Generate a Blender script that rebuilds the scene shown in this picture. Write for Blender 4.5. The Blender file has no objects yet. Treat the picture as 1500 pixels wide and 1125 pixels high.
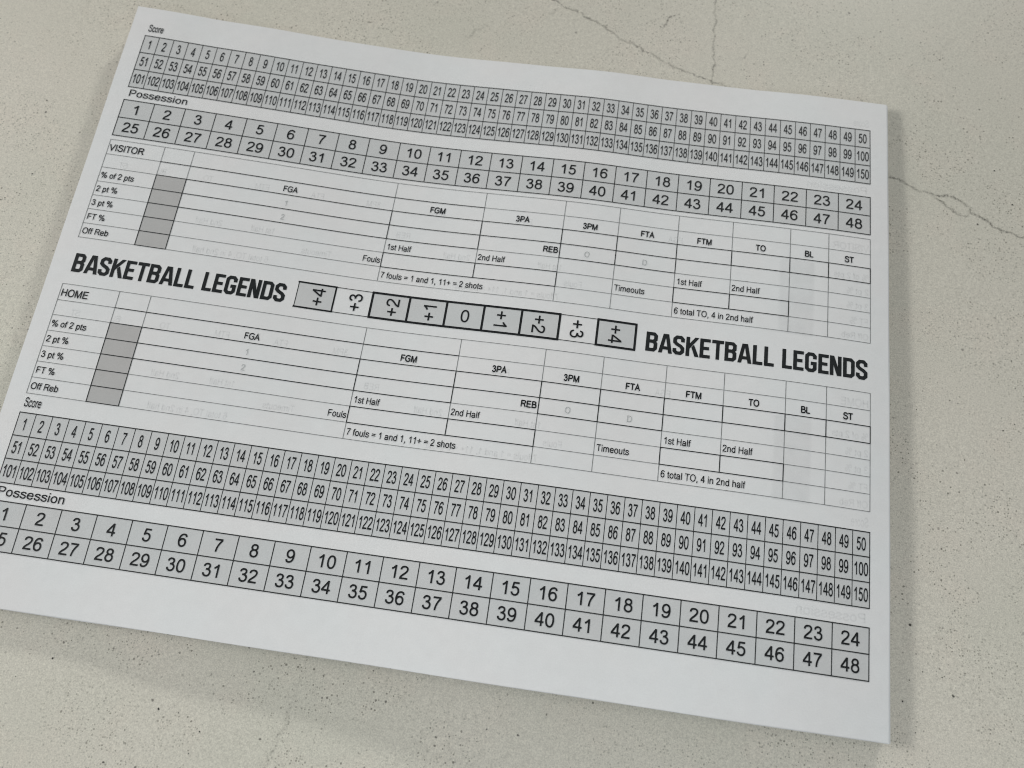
import bpy, math, random
from mathutils import Matrix, Vector

random.seed(11)
scene = bpy.context.scene
COL = scene.collection

# ------------------------------------------------------------------ camera
# sheet coordinates: millimetres, x to the right and y down the page, origin at the table's top left corner
HC = 3.2          # mean height of the top page above the counter, mm
cam_data = bpy.data.cameras.new("camera")
cam = bpy.data.objects.new("camera", cam_data)
COL.objects.link(cam)
R = [[0.9899707, -0.1408468, -0.01096284], [0.13753884, 0.94317525, 0.30249547], [-0.03226564, -0.30096947, 0.95308778]]
CAM = (27.6585, 92.1049, -237.2019)
right = Vector((R[0][0], -R[0][1], -R[0][2]))
up = -Vector((R[1][0], -R[1][1], -R[1][2]))
back = -Vector((R[2][0], -R[2][1], -R[2][2]))
m = Matrix.Identity(4)
for i in range(3):
    m[i][0], m[i][1], m[i][2] = right[i], up[i], back[i]
m[0][3], m[1][3], m[2][3] = CAM[0] / 1000, -CAM[1] / 1000, (-CAM[2] + HC) / 1000
cam.matrix_world = m
cam_data.sensor_width = 36.0
cam_data.lens = 36.0 * 1133.36 / 1500
cam_data.clip_start = 0.01
cam_data.clip_end = 50
cam_data.dof.use_dof = True
cam_data.dof.focus_distance = 0.243
cam_data.dof.aperture_fstop = 11.0
scene.cycles.filter_width = 1.0
scene.camera = cam

# ------------------------------------------------------------------ light
world = bpy.data.worlds.new("World")
scene.world = world
world.use_nodes = True
bg = world.node_tree.nodes["Background"]
bg.inputs[0].default_value = (0.98, 0.99, 1.0, 1)
bg.inputs[1].default_value = 0.145


def area(name, direction, dist, w, h, energy, color):
    ld = bpy.data.lights.new(name, 'AREA')
    ld.shape = 'RECTANGLE'
    ld.size, ld.size_y = w, h
    ld.energy = energy
    ld.color = color
    o = bpy.data.objects.new(name, ld)
    d = Vector(direction).normalized()
    o.location = d * dist
    o.rotation_euler = d.to_track_quat('Z', 'Y').to_euler()
    COL.objects.link(o)
    return o


def sph(az, el):
    return (math.cos(math.radians(el)) * math.cos(math.radians(az)), math.cos(math.radians(el)) * math.sin(math.radians(az)), math.sin(math.radians(el)))


area("window_light_left", sph(180, 24), 2.2, 0.62, 0.21, 19.0, (1.0, 0.98, 0.955))
area("left_fill_light", sph(172, 22), 1.3, 1.0, 0.5, 5.6, (1.0, 0.985, 0.96))  # added broad fill from the left, strengthens the page's shading without a sharp shadow
area("window_light_far", sph(70, 15.5), 3.0, 0.35, 0.17, 47.0, (1.0, 0.985, 0.94))
area("near_fill_light", sph(-72, 48), 0.5, 0.45, 0.35, 0.70, (0.91, 0.97, 1.0))  # added close fill lamp, so brightness falls off towards the far edge
scene.view_settings.view_transform = 'Standard'
scene.view_settings.look = 'None'
scene.view_settings.exposure = 0.07
scene.view_settings.gamma = 1.0


# ------------------------------------------------------------------ node helpers
def new_mat(name):
    mt = bpy.data.materials.new(name)
    mt.use_nodes = True
    nt = mt.node_tree
    return mt, nt, nt.nodes["Principled BSDF"]


def N(nt, kind, **kw):
    n = nt.nodes.new(kind)
    for k, v in kw.items():
        setattr(n, k, v)
    return n


def ramp(nt, fac, stops):
    r = N(nt, 'ShaderNodeValToRGB')
    el = r.color_ramp.elements
    while len(el) < len(stops):
        el.new(0.5)
    for e, (p, c) in zip(el, stops):
        e.position = p
        e.color = (c[0], c[1], c[2], 1) if isinstance(c, tuple) else (c, c, c, 1)
    nt.links.new(fac, r.inputs[0])
    return r.outputs[0]


def math_node(nt, op, a, b=None, c=None, clamp=False):
    n = N(nt, 'ShaderNodeMath', operation=op, use_clamp=clamp)
    for i, v in enumerate((a, b, c)):
        if v is None:
            continue
        if isinstance(v, (int, float)):
            n.inputs[i].default_value = v
        else:
            nt.links.new(v, n.inputs[i])
    return n.outputs[0]


def noise(nt, vec, scale, detail=2.0, rough=0.5):
    n = N(nt, 'ShaderNodeTexNoise')
    n.inputs['Scale'].default_value = scale
    n.inputs['Detail'].default_value = detail
    n.inputs['Roughness'].default_value = rough
    nt.links.new(vec, n.inputs['Vector'])
    return n.outputs['Fac']


def mix_col(nt, fac, a, b, mode='MIX'):
    n = N(nt, 'ShaderNodeMix', data_type='RGBA', blend_type=mode)
    for s, v in ((n.inputs[0], fac), (n.inputs[6], a), (n.inputs[7], b)):
        if isinstance(v, (int, float)):
            s.default_value = v
        elif isinstance(v, tuple):
            s.default_value = (v[0], v[1], v[2], 1)
        else:
            nt.links.new(v, s)
    return n.outputs[2]


def object_coords(nt):
    return N(nt, 'ShaderNodeNewGeometry').outputs['Position']


# ------------------------------------------------------------------ materials
def paper_like(name, base, tint=0.04, mottle=0.03, rough=0.62, fibre=True):
    mt, nt, b = new_mat(name)
    p = object_coords(nt)
    n1 = noise(nt, p, 2600, 3, 0.6)
    n2 = noise(nt, p, 260, 2, 0.5)
    n3 = noise(nt, p, 45, 2, 0.5)
    v = math_node(nt, 'MULTIPLY_ADD', math_node(nt, 'SUBTRACT', n1, 0.5), tint * 3, 1.0)
    v = math_node(nt, 'ADD', v, math_node(nt, 'MULTIPLY', math_node(nt, 'SUBTRACT', n2, 0.5), mottle))
    cool = mix_col(nt, ramp(nt, n3, [(0.35, 0.0), (0.65, 1.0)]), (base[0] * 0.992, base[1] * 1.002, base[2] * 1.006),
                   (base[0] * 1.006, base[1] * 0.996, base[2] * 0.997))
    vec = N(nt, 'ShaderNodeVectorMath', operation='SCALE')
    nt.links.new(cool, vec.inputs[0])
    nt.links.new(v, vec.inputs['Scale'])
    nt.links.new(vec.outputs[0], b.inputs['Base Color'])
    b.inputs['Roughness'].default_value = rough
    b.inputs['Specular IOR Level'].default_value = 0.25
    if fibre:
        bp = N(nt, 'ShaderNodeBump')
        bp.inputs['Strength'].default_value = 0.32
        bp.inputs['Distance'].default_value = 0.0001
        nt.links.new(noise(nt, p, 1500, 3, 0.6), bp.inputs['Height'])
        nt.links.new(bp.outputs[0], b.inputs['Normal'])
    return mt


M_PAPER = paper_like("paper", (0.745, 0.754, 0.752), mottle=0.07)
M_SHADE = paper_like("light_grey_print", (0.578, 0.592, 0.590), tint=0.05, mottle=0.08)
M_GREY = paper_like("mid_grey_print", (0.463, 0.463, 0.455), tint=0.05, mottle=0.08)


def ink(name, col, rough=0.45, vary=0.35, spec=0.4):
    mt, nt, b = new_mat(name)
    p = object_coords(nt)
    n1 = noise(nt, p, 900, 3, 0.6)
    f = ramp(nt, n1, [(0.3, 1 - vary), (0.7, 1 + vary)])
    c = mix_col(nt, 1.0, col, f, 'MULTIPLY')
    nt.links.new(c, b.inputs['Base Color'])
    b.inputs['Roughness'].default_value = rough
    b.inputs['Specular IOR Level'].default_value = spec
    return mt


M_INK = ink("black_toner", (0.012, 0.014, 0.015), spec=0.25)
M_LINE = ink("black_rule_toner", (0.028, 0.031, 0.031))
M_THIN = ink("grey_rule_toner", (0.24, 0.25, 0.25))
M_FAINT = ink("pale_grey_toner", (0.42, 0.44, 0.44), vary=0.12)
M_TITLE = ink("glossy_black_toner", (0.012, 0.015, 0.016), rough=0.3, vary=0.4, spec=0.6)


def ghost_mat(name, alpha):
    mt, nt, b = new_mat(name)
    b.inputs['Base Color'].default_value = (0.22, 0.24, 0.25, 1)
    b.inputs['Roughness'].default_value = 0.8
    sep = N(nt, 'ShaderNodeSeparateXYZ')
    nt.links.new(N(nt, 'ShaderNodeUVMap').outputs[0], sep.inputs[0])
    edge = math_node(nt, 'SUBTRACT', 1.0, math_node(nt, 'ABSOLUTE', math_node(nt, 'MULTIPLY_ADD', sep.outputs[1], 2.0, -1.0)))
    n = noise(nt, object_coords(nt), 300, 2, 0.5)
    f = math_node(nt, 'MULTIPLY', ramp(nt, n, [(0.3, 0.55), (0.7, 1.0)]), alpha)
    nt.links.new(math_node(nt, 'MULTIPLY', f, edge, clamp=True), b.inputs['Alpha'])
    return mt


M_GHOST = ghost_mat("show_through_toner", 0.095)
M_GHOST_BLOCK = ghost_mat("show_through_grey", 0.06)


def quartz():
    mt, nt, b = new_mat("cream_quartz")
    p = object_coords(nt)
    # broad cloudy tone
    big = noise(nt, p, 9, 3, 0.55)
    mid = noise(nt, p, 60, 3, 0.55)
    grain = noise(nt, p, 2300, 3, 0.7)
    grain2 = noise(nt, p, 950, 3, 0.65)
    col = mix_col(nt, ramp(nt, big, [(0.38, 0.0), (0.62, 1.0)]), (0.590, 0.578, 0.498), (0.628, 0.602, 0.526))
    col = mix_col(nt, ramp(nt, mid, [(0.50, 0.0), (0.78, 0.45)]), col, (0.655, 0.600, 0.52))
    g = math_node(nt, 'MULTIPLY_ADD', math_node(nt, 'SUBTRACT', grain, 0.5), 0.95, 1.0)
    g = math_node(nt, 'ADD', g, math_node(nt, 'MULTIPLY', math_node(nt, 'SUBTRACT', grain2, 0.5), 0.35))
    vec = N(nt, 'ShaderNodeVectorMath', operation='SCALE')
    nt.links.new(col, vec.inputs[0])
    nt.links.new(g, vec.inputs['Scale'])
    col = vec.outputs[0]

    def specks(col, scale, radius, keep, dark, patch=None):
        vo = N(nt, 'ShaderNodeTexVoronoi', feature='F1')
        vo.inputs['Scale'].default_value = scale
        vo.inputs['Randomness'].default_value = 1.0
        warp = N(nt, 'ShaderNodeTexNoise')
        warp.inputs['Scale'].default_value = scale * 1.7
        nt.links.new(p, warp.inputs['Vector'])
        ad = N(nt, 'ShaderNodeVectorMath', operation='SCALE')
        nt.links.new(warp.outputs['Color'], ad.inputs[0])
        ad.inputs['Scale'].default_value = 0.35 / scale
        su = N(nt, 'ShaderNodeVectorMath', operation='ADD')
        nt.links.new(p, su.inputs[0])
        nt.links.new(ad.outputs[0], su.inputs[1])
        nt.links.new(su.outputs[0], vo.inputs['Vector'])
        sep = N(nt, 'ShaderNodeSeparateColor')
        nt.links.new(vo.outputs['Color'], sep.inputs[0])
        rad = math_node(nt, 'MULTIPLY_ADD', sep.outputs[1], radius * 0.9, radius * 0.4)
        inside = math_node(nt, 'MULTIPLY', math_node(nt, 'SUBTRACT', rad, vo.outputs['Distance']), 1.0 / (radius * 0.45), clamp=True)
        gate = math_node(nt, 'LESS_THAN', sep.outputs[0], keep)
        k = math_node(nt, 'MULTIPLY', inside, gate)
        k = math_node(nt, 'MULTIPLY', k, math_node(nt, 'MULTIPLY_ADD', sep.outputs[2], 0.6, 0.4))
        if patch:
            k = math_node(nt, 'MULTIPLY', k, ramp(nt, noise(nt, p, patch, 2, 0.5), [(0.42, 0.15), (0.58, 1.0)]))
        return mix_col(nt, k, col, dark)

    col = specks(col, 1300, 0.36, 0.60, (0.27, 0.265, 0.22), 30)
    col = specks(col, 850, 0.27, 0.42, (0.17, 0.165, 0.135), 60)
    col = specks(col, 330, 0.15, 0.09, (0.06, 0.058, 0.05))
    nt.links.new(col, b.inputs['Base Color'])
    b.inputs['Roughness'].default_value = 0.42
    b.inputs['Specular IOR Level'].default_value = 0.35
    bp = N(nt, 'ShaderNodeBump')
    bp.inputs['Strength'].default_value = 0.05
    bp.inputs['Distance'].default_value = 0.0002
    nt.links.new(grain2, bp.inputs['Height'])
    nt.links.new(bp.outputs[0], b.inputs['Normal'])
    return mt


M_QUARTZ = quartz()


def vein_mat():
    mt, nt, b = new_mat("grey_vein")
    b.inputs['Base Color'].default_value = (0.17, 0.17, 0.15, 1)
    b.inputs['Roughness'].default_value = 0.45
    uv = N(nt, 'ShaderNodeUVMap').outputs[0]
    sep = N(nt, 'ShaderNodeSeparateXYZ')
    nt.links.new(uv, sep.inputs[0])
    edge = math_node(nt, 'SUBTRACT', 1.0, math_node(nt, 'ABSOLUTE', math_node(nt, 'MULTIPLY_ADD', sep.outputs[1], 2.0, -1.0)))
    p = object_coords(nt)
    n1 = ramp(nt, noise(nt, p, 1500, 4, 0.75), [(0.36, 0.0), (0.60, 1.15)])
    n2 = ramp(nt, noise(nt, p, 130, 2, 0.6), [(0.35, 0.35), (0.65, 1.0)])
    a = math_node(nt, 'MULTIPLY', math_node(nt, 'POWER', edge, 1.3), n1)
    a = math_node(nt, 'MULTIPLY', a, n2)
    a = math_node(nt, 'MULTIPLY', math_node(nt, 'MULTIPLY', a, 0.72), sep.outputs[0], clamp=True)
    nt.links.new(a, b.inputs['Alpha'])
    return mt


M_VEIN = vein_mat()

# ------------------------------------------------------------------ page surface
CTRL = [[6.478, 3.674, 0.982, -0.774, -2.273, -3.905], [5.208, 3.703, 1.655, 0.301, -1.798, -4.11], [2.258, 1.621, 1.102, -0.195, -2.409, -4.28],
        [-0.028, 0.152, 0.229, -0.678, -1.923, -2.841], [-1.715, -1.418, -1.137, -0.929, -0.542, -0.336], [-2.97, -2.927, -2.701, -1.753, -0.204, 1.294],
        [-3.25, -2.806, -2.372, -1.303, 0.471, 2.365], [-2.642, -1.38, -0.304, 0.744, 1.99, 3.324], [-1.693, 0.11, 1.176, 1.987, 2.929, 3.932],
        [-1.954, -1.067, 0.031, 1.423, 2.741, 3.878], [-1.687, -0.312, 1.288, 2.383, 2.918, 3.126], [-0.867, 0.556, 1.883, 2.804, 2.333, 1.256],
        [-0.078, 0.899, 1.13, 0.965, -0.223, -1.717], [-0.331, -0.591, -1.089, -1.906, -3.171, -4.603]]


def bw(t, n):
    t = min(max(t, 0.0), 1.0) * (n - 3)
    i = min(int(t), n - 4)
    g = t - i
    return i, ((1 - g) ** 3 / 6, (3 * g ** 3 - 6 * g ** 2 + 4) / 6, (-3 * g ** 3 + 3 * g ** 2 + 3 * g + 1) / 6, g ** 3 / 6)


def height(x, y):
    i, a = bw((x + 6.35) / 279.4, 14)
    j, b = bw(y / 215.9, 6)
    z = sum(a[k] * b[l] * CTRL[i + k][j + l] for k in range(4) for l in range(4))
    # fine cockling along the upper edge, where the sheet is least held down
    fade = max(0.0, 1 - y / 60.0) ** 1.5
    z += fade * 0.10 * math.sin((x + 0.25 * y) / 6.3 + 0.8 * math.sin(x / 31.0))
    return z + HC


def counter_z(x, y):
    """the counter's level under a page point, mm (the stone is a third of a degree out of the page frame)"""
    return -(0.6 + 1.5 * y / 216 - 1.2 * x / 273)


def P(x, y, lift=0.0):
    return ((x - 133) / 1000, -(y - 108) / 1000, (height(x, y) + lift) / 1000)


def link(name, me, mats, parent=None):
    o = bpy.data.objects.new(name, me)
    COL.objects.link(o)
    for mt in mats:
        me.materials.append(mt)
    if parent is not None:
        o.parent = parent
    return o


class Ink:
    """flat print: polygons in page millimetres laid on the page surface"""

    def __init__(self):
        self.v, self.f, self.m = [], [], []

    def quad(self, pts, lift, mat):
        k = len(self.v)
        self.v += [P(x, y, lift) for x, y in pts]
        self.f.append(tuple(range(k, k + len(pts))))
        self.m.append(mat)

    def rect(self, x0, y0, x1, y1, lift, mat, step=2.5):
        nx = max(1, round((x1 - x0) / step))
        ny = max(1, round((y1 - y0) / step))
        k = len(self.v)
        for j in range(ny + 1):
            for i in range(nx + 1):
                self.v.append(P(x0 + (x1 - x0) * i / nx, y0 + (y1 - y0) * j / ny, lift))
        for j in range(ny):
            for i in range(nx):
                a = k + j * (nx + 1) + i
                self.f.append((a, a + nx + 1, a + nx + 2, a + 1))
                self.m.append(mat)

    def hline(self, x0, x1, y, w, lift, mat):
        self.rect(x0, y - w / 2, x1, y + w / 2, lift, mat)

    def vline(self, x, y0, y1, w, lift, mat):
        self.rect(x - w / 2, y0, x + w / 2, y1, lift, mat)

    def build(self, name, mats, parent):
        me = bpy.data.meshes.new(name)
        me.from_pydata(self.v, [], self.f)
        me.polygons.foreach_set("material_index", self.m)
        me.polygons.foreach_set("use_smooth", [True] * len(self.f))
        return link(name, me, mats, parent)


# ------------------------------------------------------------------ lettering: stroked sans-serif glyphs, em units
def spline(pts, n=5):
    out = []
    L = len(pts)
    for i in range(L - 1):
        p0, p1, p2, p3 = pts[max(i - 1, 0)], pts[i], pts[i + 1], pts[min(i + 2, L - 1)]
        for k in range(n):
            t = k / n
            out.append(tuple(0.5 * ((2 * p1[a]) + (-p0[a] + p2[a]) * t + (2 * p0[a] - 5 * p1[a] + 4 * p2[a] - p3[a]) * t * t
                                    + (-p0[a] + 3 * p1[a] - 3 * p2[a] + p3[a]) * t ** 3) for a in (0, 1)))
    out.append(pts[-1])
    return out


def ell(cx, cy, rx, ry, e=2.25, n=26):
    out = []
    for k in range(n):
        t = 2 * math.pi * k / n
        c, s = math.cos(t), math.sin(t)
        out.append((cx + rx * math.copysign(abs(c) ** (2 / e), c), cy + ry * math.copysign(abs(s) ** (2 / e), s)))
    return ('loop', out)


def S_(*p):
    return ('c', spline(list(p)))


def L_(*p):
    return ('l', list(p))


ARCH = [(.11, .29), (.13, .40), (.19, .462), (.28, .485), (.38, .462), (.43, .40), (.44, .31), (.44, .15), (.44, 0)]
G6 = [(.470, .55), (.44, .63), (.375, .675), (.29, .682), (.195, .645), (.12, .55), (.088, .42), (.082, .30), (.11, .16), (.175, .065), (.27, .03),
      (.365, .055), (.435, .125), (.46, .23), (.44, .33), (.375, .41), (.28, .437), (.19, .41), (.12, .34), (.09, .27)]
GL = {
    ' ': (.278, []),
    '0': (.556, [ell(.277, .353, .193, .325)]),
    '1': (.556, [L_((.329, 0), (.329, .716)), S_((.112, .497), (.19, .54), (.265, .605), (.325, .675))]),
    '2': (.556, [S_((.078, .505), (.10, .60), (.165, .66), (.275, .678), (.38, .65), (.437, .585), (.440, .50), (.395, .41), (.31, .315), (.20, .22), (.125, .14), (.085, .05)),
                 L_((.04, .043), (.503, .043))]),
    '3': (.556, [S_((.088, .53), (.12, .62), (.19, .672), (.265, .68), (.345, .66), (.398, .60), (.40, .52), (.36, .445), (.28, .398), (.205, .388)),
                 S_((.205, .388), (.29, .387), (.39, .355), (.452, .285), (.462, .205), (.43, .11), (.355, .045), (.265, .03), (.17, .055), (.11, .115), (.085, .195))]),
    '4': (.556, [L_((.375, 0), (.375, .716)), L_((.365, .685), (.055, .225)), L_((.025, .208), (.515, .208))]),
    '5': (.556, [L_((.165, .672), (.475, .672)), L_((.178, .70), (.118, .36)),
                 S_((.112, .365), (.18, .425), (.27, .445), (.37, .415), (.44, .34), (.458, .235), (.43, .13), (.36, .055), (.265, .03), (.17, .055), (.11, .11), (.083, .19))]),
    '6': (.556, [S_(*G6)]),
    '7': (.556, [L_((.05, .672), (.50, .672)), S_((.465, .64), (.38, .53), (.305, .40), (.25, .26), (.22, .12), (.208, 0))]),
    '8': (.556, [ell(.278, .538, .158, .143, 2.1, 22), ell(.278, .215, .190, .185, 2.1, 24)]),
    '9': (.556, [S_(*[(.549 - x, .712 - y) for x, y in G6])]),
    '+': (.584, [L_((.055, .345), (.53, .345)), L_((.292, .108), (.292, .582))]),
    '=': (.584, [L_((.055, .43), (.53, .43)), L_((.055, .26), (.53, .26))]),
    ',': (.278, [L_((.135, .10), (.135, .0)), L_((.15, .03), (.105, -.13))]),
    '%': (.889, [ell(.205, .54, .125, .145, 2.1, 18), ell(.685, .17, .125, .145, 2.1, 18), L_((.25, -.02), (.64, .735))]),
    'S': (.667, [S_((.578, .52), (.55, .615), (.465, .67), (.335, .687), (.21, .665), (.135, .60), (.125, .525), (.17, .455), (.26, .415), (.40, .38), (.52, .33), (.582, .26),
                    (.585, .185), (.54, .095), (.45, .045), (.335, .03), (.205, .055), (.118, .125), (.088, .23))]),
    'c': (.5, [S_((.445, .345), (.405, .44), (.335, .478), (.26, .487), (.165, .455), (.10, .37), (.083, .26), (.10, .145), (.165, .06), (.26, .03), (.345, .05), (.415, .11), (.448, .185))]),
    'o': (.556, [ell(.278, .26, .195, .228, 2.1)]),
    'r': (.333, [L_((.11, 0), (.11, .519)), S_((.11, .30), (.135, .41), (.19, .465), (.25, .482), (.335, .462))]),
    'e': (.556, [L_((.085, .275), (.50, .275)), S_((.472, .275), (.455, .37), (.395, .455), (.285, .487), (.165, .45), (.10, .37), (.083, .26), (.105, .14), (.175, .06), (.285, .03), (.38, .05), (.44, .10), (.475, .165))]),
    'P': (.667, [L_((.124, 0), (.124, .716)), S_((.124, .674), (.25, .674), (.39, .672), (.50, .645), (.56, .585), (.568, .50), (.545, .41), (.475, .35), (.38, .334), (.25, .332), (.124, .332))]),
    'i': (.222, [L_((.111, 0), (.111, .519)), L_((.111, .616), (.111, .716))]),
    'n': (.556, [L_((.11, 0), (.11, .519)), S_(*ARCH)]),
    'h': (.556, [L_((.11, 0), (.11, .716)), S_(*ARCH)]),
    'm': (.833, [L_((.11, 0), (.11, .519)), S_((.11, .31), (.14, .42), (.21, .47), (.28, .485), (.36, .46), (.407, .40), (.416, .32), (.416, .16), (.416, 0)),
                 S_((.416, .31), (.446, .42), (.516, .47), (.586, .485), (.666, .46), (.713, .40), (.722, .32), (.722, .16), (.722, 0))]),
    'u': (.556, [S_((.11, .519), (.11, .36), (.11, .20), (.12, .11), (.175, .045), (.265, .03), (.355, .055), (.42, .12), (.44, .22)), L_((.44, 0), (.44, .519))]),
    'a': (.556, [S_((.095, .36), (.12, .44), (.19, .48), (.28, .487), (.37, .47), (.42, .41), (.427, .33), (.427, .20), (.43, .10), (.445, .04), (.465, .0)),
                 S_((.43, .30), (.30, .275), (.17, .25), (.10, .205), (.085, .14), (.11, .065), (.19, .03), (.29, .045), (.38, .10), (.425, .18))]),
    'd': (.556, [L_((.44, 0), (.44, .716)), ell(.265, .26, .178, .228, 2.1)]),
    'b': (.556, [L_((.112, 0), (.112, .716)), ell(.29, .26, .178, .228, 2.1)]),
    'p': (.556, [L_((.112, -.2), (.112, .519)), ell(.29, .26, .178, .228, 2.1)]),
    't': (.278, [S_((.135, .655), (.135, .45), (.135, .25), (.137, .11), (.16, .05), (.21, .034), (.268, .038)), L_((.015, .482), (.262, .482))]),
    'f': (.278, [S_((.128, 0), (.128, .3), (.128, .56), (.142, .63), (.19, .674), (.285, .674)), L_((.015, .482), (.255, .482))]),
    'l': (.222, [L_((.111, 0), (.111, .716))]),
    's': (.5, [S_((.425, .375), (.395, .45), (.32, .482), (.24, .487), (.145, .465), (.10, .41), (.10, .36), (.145, .315), (.25, .28), (.36, .25), (.42, .205), (.43, .14), (.39, .07), (.31, .033), (.235, .03), (.14, .05), (.09, .10), (.07, .165))]),
    'T': (.611, [L_((.02, .672), (.59, .672)), L_((.305, 0), (.305, .672))]),
    'I': (.278, [L_((.139, 0), (.139, .716))]),
    'V': (.667, [L_((.04, .716), (.333, .04), (.627, .716))]),
    'O': (.778, [ell(.389, .357, .300, .33, 2.1, 30)]),
    'R': (.722, [L_((.124, 0), (.124, .716)), S_((.124, .674), (.26, .674), (.42, .672), (.54, .648), (.605, .595), (.612, .52), (.58, .44), (.50, .39), (.40, .372), (.26, .37), (.124, .37)),
                 S_((.38, .36), (.455, .315), (.53, .21), (.655, 0))]),
    'H': (.722, [L_((.124, 0), (.124, .716)), L_((.598, 0), (.598, .716)), L_((.124, .38), (.598, .38))]),
    'M': (.833, [L_((.118, 0), (.118, .716)), L_((.715, 0), (.715, .716)), L_((.135, .71), (.417, .03), (.698, .71))]),
    'E': (.667, [L_((.124, 0), (.124, .716)), L_((.124, .672), (.605, .672)), L_((.124, .375), (.57, .375)), L_((.124, .043), (.62, .043))]),
    'F': (.611, [L_((.124, 0), (.124, .716)), L_((.124, .672), (.57, .672)), L_((.124, .355), (.515, .355))]),
    'G': (.778, [S_((.665, .52), (.62, .615), (.53, .67), (.41, .687), (.27, .66), (.15, .57), (.095, .45), (.09, .34), (.115, .20), (.20, .085), (.31, .035), (.42, .03), (.54, .055), (.665, .13)),
                 L_((.665, .10), (.665, .338)), L_((.40, .338), (.70, .338))]),
    'A': (.667, [L_((.04, 0), (.333, .68), (.627, 0)), L_((.15, .255), (.52, .255))]),
    'B': (.667, [L_((.124, 0), (.124, .716)), S_((.124, .674), (.24, .674), (.37, .67), (.475, .645), (.53, .595), (.532, .52), (.495, .44), (.41, .395), (.30, .387), (.2, .387), (.124, .387)),
                 S_((.30, .387), (.40, .382), (.51, .355), (.58, .29), (.588, .20), (.555, .11), (.475, .055), (.37, .043), (.24, .043), (.124, .043))]),
    'L': (.556, [L_((.118, 0), (.118, .716)), L_((.118, .043), (.52, .043))]),
    'D': (.722, [L_((.124, 0), (.124, .716)), S_((.124, .674), (.22, .674), (.34, .672), (.47, .645), (.57, .58), (.62, .48), (.632, .36), (.61, .225), (.55, .12), (.46, .06), (.33, .043), (.22, .043), (.124, .043))]),
}


def ribbon(path, w, closed=False):
    """two offset rails with limited mitres"""
    n = len(path)
    a, b = [], []
    for i in range(n):
        p = path[i]
        q0 = path[i - 1] if (i > 0 or closed) else None
        q1 = path[(i + 1) % n] if (i < n - 1 or closed) else None
        ds = []
        if q0 is not None:
            d = (p[0] - q0[0], p[1] - q0[1]); l = math.hypot(*d) or 1; ds.append((d[0] / l, d[1] / l))
        if q1 is not None:
            d = (q1[0] - p[0], q1[1] - p[1]); l = math.hypot(*d) or 1; ds.append((d[0] / l, d[1] / l))
        nx = sum(-d[1] for d in ds)
        ny = sum(d[0] for d in ds)
        l = math.hypot(nx, ny) or 1
        nx, ny = nx / l, ny / l
        c = max(0.42, abs(nx * -ds[0][1] + ny * ds[0][0]))
        a.append((p[0] + nx * w / 2 / c, p[1] + ny * w / 2 / c))
        b.append((p[0] - nx * w / 2 / c, p[1] - ny * w / 2 / c))
    quads = []
    for i in range(n if closed else n - 1):
        j = (i + 1) % n
        quads.append((a[i], b[i], b[j], a[j]))
    return quads


def text_width(s, ex):
    return sum(GL[ch][0] for ch in s) * ex


def text(inkm, s, x, y, ey, ex, weight=.088, lift=.065, mat=0, rot=0, align='left', mirror=None):
    """x, y = start of the baseline on the page; ey, ex = em height and em width in mm"""
    w = text_width(s, ex)
    dx = {'left': 0, 'center': -w / 2, 'right': -w}[align]
    pen = dx
    for ch in s:
        adv, strokes = GL[ch]
        for si, (kind, pts) in enumerate(strokes):
            for q in ribbon(pts, weight, kind == 'loop'):
                out = []
                for (u, v) in q:
                    tx, ty = pen + u * ex, v * ey
                    if rot == 0:
                        X, Y = x + tx, y - ty
                    elif rot == 90:      # reads bottom to top
                        X, Y = x - ty, y - tx
                    else:                # reads top to bottom
                        X, Y = x + ty, y + tx
                    if mirror is not None:
                        X = mirror - X
                    out.append((X, Y))
                inkm.quad(out if mirror is None else out[::-1], lift + si * .0015, mat)
        pen += adv * ex


# ------------------------------------------------------------------ page layout, mm
W = 266.7
YT = dict(S=(12.2, 19.62, 27.05, 34.49), P=(39.98, 47.34, 54.72))
YB = dict(S=(156.71, 164.14, 171.59, 179.07), P=(184.59, 191.97, 199.37))
VR = (56.51, 62.38, 67.69, 73.25, 78.67, 84.05, 89.5, 94.9)
HR = (112.17, 118.02, 123.31, 128.83, 134.21, 139.55, 144.97, 150.36)
CX = (0, 19.35, 29.87, 102.25, 134.1, 162.0, 180.95, 201.4, 219.95, 239.5, 252.5, 266.7)
X0, X1, Y0, Y1 = -6.1, 272.75, -0.1, 215.1

# ------------------------------------------------------------------ countertop (setting)
def slab(name, x0, x1, y0, y1, z1, thick, mat):
    b = 0.003
    vs = []
    for (ins, z) in ((b, z1), (0, z1 - b), (0, z1 - thick)):
        vs += [(x0 + ins, y0 + ins, z), (x1 - ins, y0 + ins, z), (x1 - ins, y1 - ins, z), (x0 + ins, y1 - ins, z)]
    fs = [(0, 1, 2, 3), (11, 10, 9, 8)]
    for r in (0, 4):
        for i in range(4):
            j = (i + 1) % 4
            fs.append((r + i, r + 4 + i, r + 4 + j, r + j))
    me = bpy.data.meshes.new(name)
    me.from_pydata(vs, [], fs)
    return link(name, me, [mat])


def on_counter(x, y, lift=0.0):
    return ((x - 133) / 1000, -(y - 108) / 1000, (counter_z(x, y) + lift) / 1000)


counter = slab("countertop", -0.75, 0.75, -0.45, 0.45, 0.0, 0.03, M_QUARTZ)
counter["kind"] = "structure"
for v in counter.data.vertices:
    v.co.z += counter_z(v.co.x * 1000 + 133, 108 - v.co.y * 1000) / 1000

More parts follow.
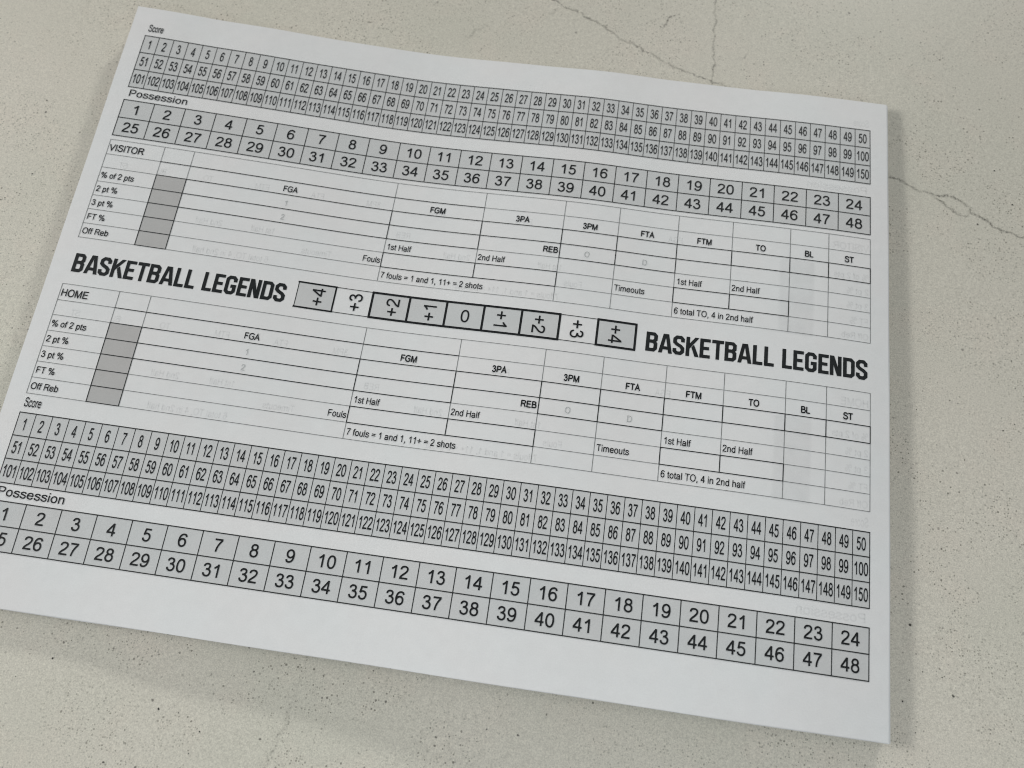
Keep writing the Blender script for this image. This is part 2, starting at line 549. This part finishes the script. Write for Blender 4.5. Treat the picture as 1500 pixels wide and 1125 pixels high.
VEINS = [
    ([(128, -42), (136.6, -36.9), (145.1, -33.5), (150.9, -30.0), (156.4, -28.5), (162.1, -25.1), (166.0, -23.4), (167.7, -22.1), (172.8, -18.6), (177.1, -17.0), (184.8, -13.4), (190.3, -10.1), (196.7, -7.6),
      (204.0, -5.3), (209.8, -4.3), (222, 2), (236, 8.5), (250, 17), (262, 24), (275.3, 28.3), (278.0, 28.4), (280.3, 29.1), (282.6, 30.8), (285.7, 31.8), (288.8, 32.6), (290.7, 32.7), (295.4, 32.6), (298.5, 33.1), (301.1, 34.5), (302.6, 35.9),
      (303.9, 37.9), (306.3, 39.1), (309.3, 40.8), (312.3, 42.5), (315.3, 43.8), (319.0, 44.8), (322.8, 46.0), (330.2, 48.8), (345, 57), (362, 61)], 1.25, 1.0),
    ([(207, -60), (208.9, -51.3), (208.6, -43.2), (208.7, -36.5), (209.6, -31.4), (208.5, -28.0), (209.1, -23.5), (209.1, -18.4), (209.9, -12.2), (209.7, -4.6), (208, 6), (212, 20)], 1.1, 0.9),
    ([(189.0, -24.7), (191.0, -30.2), (192.7, -31.1), (195.5, -32.5)], 1.0, 1.0),
    ([(150.4, -29.6), (147.5, -27.5), (146.1, -26.0), (143, -25)], 0.9, 0.55),
    ([(222.1, -19.1), (220.9, -15.7), (219.0, -13.9)], 0.9, 0.4),
    ([(290.5, 33.6), (292.6, 35.1), (296.0, 37.3), (298.3, 39.2), (300.2, 40.0), (301.7, 40.6), (302.7, 39.6), (303.7, 38.0)], 1.1, 1.0),
    ([(282.8, 33.8), (283.6, 34.5), (284.4, 35.2), (285.1, 36.4)], 1.7, 0.75),
    ([(285.1, 38.2), (285.3, 39.9)], 1.3, 0.7),
    ([(274.0, 26.0), (275.6, 27.4), (276.5, 28.6)], 1.6, 0.7),
    ([(104.6, 222.0), (103.9, 224.0), (103.1, 227.5), (103.1, 231.8), (102.1, 236.2), (100.8, 240.6), (100.2, 242.2), (98, 249)], 1.2, 0.42),
    ([(123, -18), (121.2, -15.7), (118.7, -13.6), (116.5, -9.8), (115.1, -7.5)], 1.7, 0.38),
    ([(303, -40), (296, -31), (290, -28), (281, -16)], 1.0, 0.18),
    ([(-60, 150), (-52, 171), (-43, 178), (-36, 196)], 1.0, 0.25),
]
for k, (pts, wid, strength) in enumerate(VEINS):
    fine = []
    for (ax, ay), (bx_, by_) in zip(pts[:-1], pts[1:]):
        L = math.hypot(bx_ - ax, by_ - ay)
        n = max(1, int(L / 0.7))
        for i in range(n):
            t = i / n
            fine.append((ax + (bx_ - ax) * t + random.gauss(0, .10), ay + (by_ - ay) * t + random.gauss(0, .10)))
    fine.append(pts[-1])
    wob = [(random.gauss(0, 1), random.gauss(0, 1)) for _ in fine]
    fine = [(x + .17 * (wob[i][0] + wob[i - 1][0] + wob[i - 2][0]), y + .17 * (wob[i][1] + wob[i - 1][1] + wob[i - 2][1])) for i, (x, y) in enumerate(fine)]
    vs, fs, uvs = [], [], []
    n = len(fine)
    for i, (x, y) in enumerate(fine):
        a, b = fine[max(i - 1, 0)], fine[min(i + 1, n - 1)]
        dx, dy = b[0] - a[0], b[1] - a[1]
        l = math.hypot(dx, dy) or 1
        w = wid * .58 * random.uniform(.5, 1.45)
        end = min(1.0, min(i, n - 1 - i) / 4 + 0.1)
        for s, v in ((1, 0.0), (-1, 1.0)):
            X, Y = x - dy / l * w * s, y + dx / l * w * s
            vs.append(on_counter(X, Y, 0.02 + 0.004 * k))
            uvs.append((strength * end, v))
    for i in range(n - 1):
        fs.append((2 * i, 2 * i + 1, 2 * i + 3, 2 * i + 2))
    me = bpy.data.meshes.new("vein")
    me.from_pydata(vs, [], fs)
    uvl = me.uv_layers.new(name="UVMap")
    for lp in me.loops:
        uvl.data[lp.index].uv = uvs[lp.vertex_index]
    link("vein", me, [M_VEIN], counter)

# larger mineral specks that can be picked out one by one
SPECKS = [(302.9, 7.3), (312.6, 19.9), (314.6, 19.2), (318.3, 32.9), (305.8, 42.6), (291.5, 14.8), (290.3, 23.0), (289.8, 20.2), (303.8, 14.0), (315.1, 92.5), (309.3, 94.4),
          (315.9, 102.0), (311.3, 117.0), (315.1, 114.3), (290.0, 124.8), (283.7, 113.8), (310.2, 99.0), (288.2, 102.6), (294.5, 109.2), (297.1, 109.8), (34.8, 221.1), (30.8, 226.7),
          (21.8, 233.0), (65.3, 235.7), (78.6, 239.9), (53.7, 251.5), (77.0, 245.9), (58.1, 245.8), (57.4, 242.5), (68.9, 217.4), (72.6, 228.2), (114.7, 229.7), (111.4, 226.2), (99.5, 221.0),
          (108.1, 223.1), (90.2, 229.3), (71.3, 235.9), (72.4, 219.8), (278.5, 203.4), (284.4, 194.5), (288.4, 193.7), (292.1, 206.7), (282.1, 211.4), (280.5, 197.3), (290.8, 194.9),
          (299.7, -13.9), (284.8, 4.8), (285.2, 7.0), (-13.4, 3.3), (-32.1, 40.3), (-30.6, 32.2), (-19.6, 28.2), (-27.3, 11.7), (-21.9, -2.6), (-27.5, 70.8), (-30.2, 75.3), (-18.5, 106.2), (210.8, -20.1)]
BIG = {(318.3, 32.9), (312.6, 19.9), (315.1, 92.5), (311.3, 117.0), (65.3, 235.7), (78.6, 239.9), (53.7, 251.5), (-32.1, 40.3), (30.8, 226.7), (305.8, 42.6), (278.5, 203.4), (-27.5, 70.8)}
M_SPECK = ink("dark_mineral", (0.035, 0.034, 0.03), rough=0.4)
vs, fs = [], []
for (x, y) in SPECKS:
    r = (.28 if (x, y) in BIG else .17) * random.uniform(.85, 1.15)
    k = len(vs)
    for i in range(7):
        a = 2 * math.pi * i / 7
        rr = r * random.uniform(.65, 1.2)
        vs.append(on_counter(x + rr * math.cos(a), y + rr * math.sin(a), 0.09))
    fs.append(tuple(range(k, k + 7)))
me = bpy.data.meshes.new("mineral_specks")
me.from_pydata(vs, [], fs)
sp = link("mineral_specks", me, [M_SPECK], counter)
sp["kind"] = "stuff"

# ------------------------------------------------------------------ the pad
pad = bpy.data.objects.new("scorecard_pad", None)
COL.objects.link(pad)
pad["label"] = "white pad of printed basketball scorecard sheets lying on the cream quartz countertop"
pad["category"] = "scorecard pad"


def sheet_mesh(name, frac, dx, dy, rot, step, thick=0.09):
    nx, ny = int((X1 - X0) / step), int((Y1 - Y0) / step)
    c, s = math.cos(rot), math.sin(rot)
    vs, fs = [], []
    for side in (0, 1):
        for j in range(ny + 1):
            for i in range(nx + 1):
                x = X0 + (X1 - X0) * i / nx
                y = Y0 + (Y1 - Y0) * j / ny
                # a touch of unevenness along the cut edges
                if i in (0, nx):
                    x += 0.05 * math.sin(y / 9 + frac * 20)
                if j in (0, ny):
                    y += 0.05 * math.sin(x / 11 + frac * 13)
                z0 = counter_z(x, y)
                z = z0 + (height(x, y) - z0) * frac - (thick if side else 0)
                X, Y = x - 133, y - 108
                X, Y = X * c - Y * s + dx, X * s + Y * c + dy
                vs.append((X / 1000, -Y / 1000, z / 1000))
    n1 = (nx + 1) * (ny + 1)
    for j in range(ny):
        for i in range(nx):
            a = j * (nx + 1) + i
            fs.append((a, a + nx + 1, a + nx + 2, a + 1))
            a += n1
            fs.append((a, a + 1, a + nx + 2, a + nx + 1))
    ring = [i for i in range(nx + 1)] + [j * (nx + 1) + nx for j in range(1, ny + 1)] + [ny * (nx + 1) + i for i in range(nx - 1, -1, -1)] + [j * (nx + 1) for j in range(ny - 1, 0, -1)]
    k0 = len(vs)
    for a in ring:
        vs += [vs[a], vs[a + n1]]
    for i in range(len(ring)):
        j = (i + 1) % len(ring)
        fs.append((k0 + 2 * i, k0 + 2 * j, k0 + 2 * j + 1, k0 + 2 * i + 1))
    me = bpy.data.meshes.new(name)
    me.from_pydata(vs, [], fs)
    top = nx * ny * 2
    me.polygons.foreach_set("use_smooth", [k < top for k in range(len(fs))])
    return me


NS = 16
for k in range(1, NS):
    frac = k / NS
    rot = random.gauss(0, .0004)
    dx, dy = random.gauss(0, .10), random.gauss(0, .08)
    if k == NS - 2:
        rot, dx, dy = -0.0022, -0.22, 0.0
    if k == NS - 1:
        rot, dx, dy = 0.0006, 0.42, 0.16
    if k == NS - 4:
        rot, dx, dy = -0.0004, 0.85, 0.1
    me = sheet_mesh("sheet", frac, dx, dy, rot, 9.0)
    link("sheet", me, [M_PAPER], pad)
top = link("top_sheet", sheet_mesh("top_sheet", 1.0, 0, 0, 0, 2.0), [M_PAPER], pad)
top["label"] = "topmost printed scorecard page, slightly wavy, with mirrored print showing through"

DARK, THIN = .30, .20


def score_table(ys, name_label):
    part = Ink()
    part.rect(0, ys[0], W, ys[3], .03, 0)
    o = part.build("score_table", [M_SHADE], pad)
    o["label"] = name_label
    g = Ink()
    for i in range(51):
        x = W * i / 50
        wd = .26 if i in (0, 50) else .22
        g.vline(x, ys[0], ys[3], wd, .07, 0)
    for y in ys:
        g.hline(-.15, W + .15, y, .33, .09, 0)
    g.build("grid_lines", [M_LINE], o)
    t = Ink()
    for r in range(3):
        base = (ys[r] + ys[r + 1]) / 2 + 1.92
        for c in range(50):
            text(t, str(r * 50 + c + 1), W * (c + .5) / 50, base, 5.36, 2.73, .098, .115, 0, align='center')
    t.build("printed_numbers", [M_INK], o)
    h = Ink()
    text(h, "Score", .35, ys[0] - 1.98, 4.15, 2.14, .10, .115, 0)
    h.build("printed_heading", [M_INK], o)


def possession_table(ys, name_label):
    part = Ink()
    part.rect(0, ys[0], W, ys[2], .03, 0)
    o = part.build("possession_table", [M_SHADE], pad)
    o["label"] = name_label
    g = Ink()
    for i in range(25):
        g.vline(W * i / 24, ys[0], ys[2], .30, .07, 0)
    for y in ys:
        g.hline(-.15, W + .15, y, .33, .09, 0)
    g.build("grid_lines", [M_LINE], o)
    t = Ink()
    for r in range(2):
        base = (ys[r] + ys[r + 1]) / 2 + 1.93
        for c in range(24):
            text(t, str(r * 24 + c + 1), W * (c + .5) / 24 - .05, base, 5.4, 5.35, .098, .115, 0, align='center')
    t.build("printed_numbers", [M_INK], o)
    h = Ink()
    text(h, "Possession", .85, ys[0] - 1.62, 3.9, 4.2, .094, .115, 0)
    h.build("printed_heading", [M_INK], o)


def stat_table(R_, who, name_label):
    c = CX
    part = Ink()
    part.rect(c[1], R_[2], c[2], R_[7], .03, 0)
    o = part.build("stat_table", [M_GREY], pad)
    o["label"] = name_label
    g = Ink()
    # thin grey rules  (x0, x1, y) / (x, y0, y1)
    for a, b, r in [(0, 11, 0), (0, 1, 1), (4, 11, 1), (0, 1, 2), (0, 1, 3), (0, 1, 4), (4, 5, 4), (7, 11, 4), (0, 1, 5), (2, 3, 5), (5, 7, 5), (9, 11, 5),
                    (0, 1, 6), (2, 3, 6), (5, 7, 6), (9, 11, 6), (0, 1, 7), (2, 11, 7)]:
        g.hline(c[a], c[b], R_[r], THIN, .066, 1)
    for i, spans in {0: [(0, 7)], 1: [(0, 2)], 2: [(0, 2)], 3: [(0, 2), (4, 5), (6, 7)], 4: [(0, 2), (4, 5)], 5: [(0, 2), (4, 5), (6, 7)], 6: [(0, 2), (4, 7)],
                     7: [(0, 2), (4, 5), (6, 7)], 8: [(0, 2), (3, 5)], 9: [(0, 2), (3, 5), (6, 7)], 10: [(0, 2), (3, 7)], 11: [(0, 2), (3, 7)]}.items():
        for a, b in spans:
            g.vline(c[i], R_[a], R_[b], THIN, .062, 1)
    # black rules
    for a, b, r in [(1, 4, 1), (1, 11, 2), (1, 11, 3), (1, 4, 4), (5, 7, 4), (1, 2, 5), (3, 5, 5), (7, 9, 5), (1, 2, 6), (3, 5, 6), (7, 9, 6), (1, 2, 7)]:
        g.hline(c[a] - .12, c[b] + .12, R_[r], .30, .09, 0)
    for i, spans in {1: [(2, 7)], 2: [(2, 7)], 3: [(2, 4), (5, 6)], 4: [(2, 4), (5, 6)], 5: [(2, 4), (5, 6)], 6: [(2, 4)], 7: [(2, 4), (5, 6)], 8: [(2, 3), (5, 6)], 9: [(2, 3), (5, 6)],
                     10: [(2, 3)], 11: [(2, 3)]}.items():
        for a, b in spans:
            g.vline(c[i], R_[a], R_[b], .30, .08, 0)
    g.build("grid_lines", [M_LINE, M_THIN], o)
    t = Ink()
    stat_text(t, R_, who)
    t.build("printed_labels", [M_INK], o)
    for ch, x, row, dy in (("1", 65.65, 3, 1.25), ("2", 65.65, 4, 1.25), ("O", 171.3, 4, 1.4), ("D", 190.95, 4, 1.35)):
        f = Ink()
        text(f, ch, x, R_[row] - dy, 2.95, 2.45, .075, lift=.115, align='center')
        f.build("faint_character", [M_FAINT], o)


def stat_text(t, R_, who, mirror=None, lift=.115):
    c = CX
    kw = dict(mirror=mirror, lift=lift)
    EY, EX = 3.07, 2.5
    text(t, who, .45, R_[1] - 1.42, 3.6, 3.08, .112, **kw)
    for k, s in enumerate(("% of 2 pts", "2 pt %", "3 pt %", "FT %", "Off Reb")):
        text(t, s, .6, R_[3 + k] - 1.5, 3.05, 2.63, .105, **kw)
    for i, s in ((2, "FGA"), (3, "FGM"), (4, "3PA"), (5, "3PM"), (6, "FTA"), (7, "FTM"), (8, "TO"), (9, "BL"), (10, "ST")):
        text(t, s, (c[i] + c[i + 1]) / 2 - .15, R_[2] - 1.2, EY, EX, .118 if i == 2 else .138, align='center', **kw)
    text(t, "REB", c[5] - .6, R_[4] - 1.65, EY, 2.52, .138, align='right', **kw)
    text(t, "Fouls", c[3] - .45, R_[6] - 1.3, EY, EX, .097, align='right', **kw)
    for i in (3, 7):
        text(t, "1st Half", c[i] + .75, R_[5] - 1.35, EY, EX, .097, **kw)
        text(t, "2nd Half", c[i + 1] + .55, R_[5] - 1.35, EY, EX, .097, **kw)
    text(t, "7 fouls = 1 and 1, 11+ = 2 shots", c[3] + .65, R_[7] - 1.4, EY, EX, .097, **kw)
    text(t, "Timeouts", c[6] + .65, R_[6] - 1.4, EY, EX, .097, **kw)
    text(t, "6 total TO, 4 in 2nd half", c[7] + .65, R_[7] - 1.4, EY, EX, .097, **kw)


score_table(YT['S'], "upper grey score grid numbered 1 to 150, nearest the far edge of the page")
possession_table(YT['P'], "upper grey possession grid numbered 1 to 48, above the visitor table")
stat_table(VR, "VISITOR", "statistics table headed VISITOR")
stat_table(HR, "HOME", "statistics table headed HOME")
score_table(YB['S'], "lower grey score grid numbered 1 to 150, below the home table")
possession_table(YB['P'], "lower grey possession grid numbered 1 to 48, nearest the near edge of the page")

# --- margin strip in the middle of the page
sx = [76.75 + 12.62 * k for k in range(10)]
sy0, sy1 = 99.3, 108.3
strip = Ink()
for k in range(9):
    if k in (1, 7):
        continue
    strip.rect(sx[k], sy0, sx[k + 1], sy1, .03, 0)
so = strip.build("margin_strip", [M_SHADE], pad)
so["label"] = "row of thick-bordered boxes reading +4 +3 +2 +1 0 +1 +2 +3 +4"
g = Ink()
TK = .76
for a, b in ((0, 1), (2, 7), (8, 9)):
    for y in (sy0, sy1):
        g.hline(sx[a] - (.34 if a else .34), sx[b] + .34, y, TK if (a != 0) else .58, .09, 0)
for k in (1, 2, 3, 4, 5, 6, 7, 8, 9):
    g.vline(sx[k], sy0, sy1, TK if k != 1 else .55, .07, 0)
g.vline(sx[0], sy0, sy1, .27, .066, 1)
for a in (1, 7):
    for y in (sy0, sy1):
        g.hline(sx[a] + .3, sx[a + 1] - .3, y, .24, .08, 1)
g.build("box_borders", [M_INK, M_LINE], so)
t = Ink()
ym = (sy0 + sy1) / 2
for k, s in enumerate(("+4", "+3", "+2", "+1")):
    text(t, s, (sx[k] + sx[k + 1]) / 2 + 3.05, ym + 3.42, 6.1, 6.0, .092, .115, rot=90)
text(t, "0", (sx[4] + sx[5]) / 2 + .3, ym + 2.2, 6.1, 5.9, .092, .115, align='center')
for k, s in enumerate(("+1", "+2", "+3", "+4")):
    text(t, s, (sx[5 + k] + sx[6 + k]) / 2 - 2.45, ym - 3.42, 6.1, 6.0, .092, .115, rot=270)
t.build("printed_numbers", [M_INK], so)

# --- heading lettering: block capitals with clipped corners, mm
HH, SW = 6.75, 1.18
hs = SW / 2


def block(ch):
    """list of ('q', quad) or ('p', centre path) with the glyph's own width"""
    if ch == 'B':
        w = 3.75
        return [('p', [(hs, 0), (hs, HH)]), ('p', [(hs, HH - hs), (w - 1.2, HH - hs), (w - hs, HH - 1.2), (w - hs, 4.25), (w - 1.25, 3.55), (hs, 3.55)]),
                ('p', [(w - 1.6, 3.55), (w - 1.25, 3.55), (w - hs, 2.85), (w - hs, 1.2), (w - 1.2, hs), (hs, hs)])]
    if ch == 'A':
        return [('q', [(0, 0), (1.2, 0), (2.5, HH), (1.38, HH)]), ('q', [(3.28, 0), (4.5, 0), (3.15, HH), (2.02, HH)]), ('q', [(.7, 1.25), (3.75, 1.25), (3.5, 2.35), (1.0, 2.35)])]
    if ch == 'S':
        w = 3.75
        return [('p', [(w - hs, HH - 2.2), (w - hs, HH - 1.25), (w - 1.25, HH - hs), (1.25, HH - hs), (hs, HH - 1.25), (hs, 4.35), (1.25, 3.72), (w - 1.25, 3.05), (w - hs, 2.4), (w - hs, 1.25),
                       (w - 1.25, hs), (1.25, hs), (hs, 1.25), (hs, 2.2)])]
    if ch == 'K':
        return [('p', [(hs, 0), (hs, HH)]), ('q', [(1.1, 2.55), (1.1, 4.4), (2.85, HH), (4.15, HH)]), ('q', [(2.95, 0), (4.3, 0), (2.55, 4.2), (1.75, 3.2)])]
    if ch == 'E':
        return [('p', [(hs, 0), (hs, HH)]), ('p', [(hs, HH - .56), (3.35, HH - .56)]), ('p', [(hs, 3.4), (2.95, 3.4)]), ('p', [(hs, .56), (3.35, .56)])]
    if ch == 'T':
        return [('p', [(0, HH - .56), (3.8, HH - .56)]), ('p', [(1.9, 0), (1.9, HH)])]
    if ch == 'L':
        return [('p', [(hs, 0), (hs, HH)]), ('p', [(hs, .56), (3.15, .56)])]
    if ch == 'G':
        w = 3.75
        return [('p', [(w - hs, HH - 2.2), (w - hs, HH - 1.25), (w - 1.25, HH - hs), (1.25, HH - hs), (hs, HH - 1.25), (hs, 1.25), (1.25, hs), (w - 1.25, hs), (w - hs, 1.25), (w - hs, 3.45)]),
                ('p', [(1.85, 3.0), (w, 3.0)])]
    if ch == 'N':
        return [('p', [(hs, 0), (hs, HH)]), ('p', [(3.8 - hs, 0), (3.8 - hs, HH)]), ('q', [(2.35, 0), (3.6, 0), (1.35, HH), (.1, HH)])]
    if ch == 'D':
        w = 3.8
        return [('p', [(hs, 0), (hs, HH)]), ('p', [(hs, HH - hs), (w - 1.25, HH - hs), (w - hs, HH - 1.25), (w - hs, 1.25), (w - 1.25, hs), (hs, hs)])]


ADV = [("B", 4.19), ("A", 4.62), ("S", 4.25), ("K", 4.50), ("E", 3.87), ("T", 4.17), ("B", 4.19), ("A", 4.85), ("L", 3.65), ("L", 5.82), ("L", 3.56), ("E", 3.81), ("G", 4.30), ("E", 3.75),
       ("N", 4.32), ("D", 4.25), ("S", 3.75)]


def heading(x, base):
    t = Ink()
    for ch, adv in ADV:
        for si, (kind, pts) in enumerate(block(ch)):
            quads = [pts] if kind == 'q' else ribbon(pts, SW if not (ch in 'ETL' and si) else 1.12)
            for q in quads:
                # orient consistently and put on the page
                area2 = sum(q[i][0] * q[(i + 1) % 4][1] - q[(i + 1) % 4][0] * q[i][1] for i in range(4))
                if area2 < 0:
                    q = q[::-1]
                t.quad([(x + u, base - v) for u, v in q], .08 + si * .0015, 0)
        x += adv
    o = t.build("printed_title", [M_TITLE], pad)
    return o


heading(1.25, 107.6).__setitem__("label", "bold title BASKETBALL LEGENDS left of the boxes")
heading(193.9, 107.95).__setitem__("label", "bold title BASKETBALL LEGENDS right of the boxes")

# --- print on the back of the page, seen mirrored through the paper
gh = Ink()
gh.uv = []


def ghost_text(st, x, y, ey, ex, weight, align='left'):
    """one soft-edged ribbon per stroke; u = 1, v runs across the stroke"""
    pen = x + {'left': 0, 'center': -text_width(st, ex) / 2, 'right': -text_width(st, ex)}[align]
    for ch in st:
        adv, strokes = GL[ch]
        for kind, pts in strokes:
            for q in ribbon(pts, weight, kind == 'loop'):
                out = [(W - (pen + u * ex), y - v * ey) for u, v in q]
                gh.quad(out[::-1], .036, 0)
                gh.uv += [(1, 0), (1, 1), (1, 1), (1, 0)]
        pen += adv * ex


_text, text = text, lambda ik, st, x, y, ey, ex, weight=.09, lift=0, mat=0, rot=0, align='left', mirror=None: ghost_text(st, x, y, ey, ex, .28, align)
for R_, who in ((VR, "VISITOR"), (HR, "HOME")):
    rows = [r + .7 for r in R_]
    stat_text(None, rows, who)
    x0, x1, edge = W - CX[2], W - CX[1], 1.0
    for a, b, u0, u1 in ((x0 - edge, x0, 0, .5), (x0, x1, .5, .5), (x1, x1 + edge, .5, 0)):
        n = 12
        for j in range(n):
            ya, yb = rows[2] + (rows[7] - rows[2]) * j / n, rows[2] + (rows[7] - rows[2]) * (j + 1) / n
            m_ = max(1, round((b - a) / 2.0))
            for i in range(m_):
                xa, xb = a + (b - a) * i / m_, a + (b - a) * (i + 1) / m_
                ua, ub = u0 + (u1 - u0) * i / m_, u0 + (u1 - u0) * (i + 1) / m_
                gh.quad([(xa, ya), (xa, yb), (xb, yb), (xb, ya)], .026, 1)
                gh.uv += [(1, ua), (1, ua), (1, ub), (1, ub)]
for yy in (YT, YB):
    ghost_text("Score", .35, yy['S'][0] - 1.3, 4.15, 2.14, .2)
    ghost_text("Possession", .85, yy['P'][0] - 1.1, 3.9, 4.2, .2)
text = _text
ghost = gh.build("show_through_print", [M_GHOST, M_GHOST_BLOCK], top)
uvl = ghost.data.uv_layers.new(name="UVMap")
for i, c_ in enumerate(gh.uv):
    uvl.data[i].uv = c_
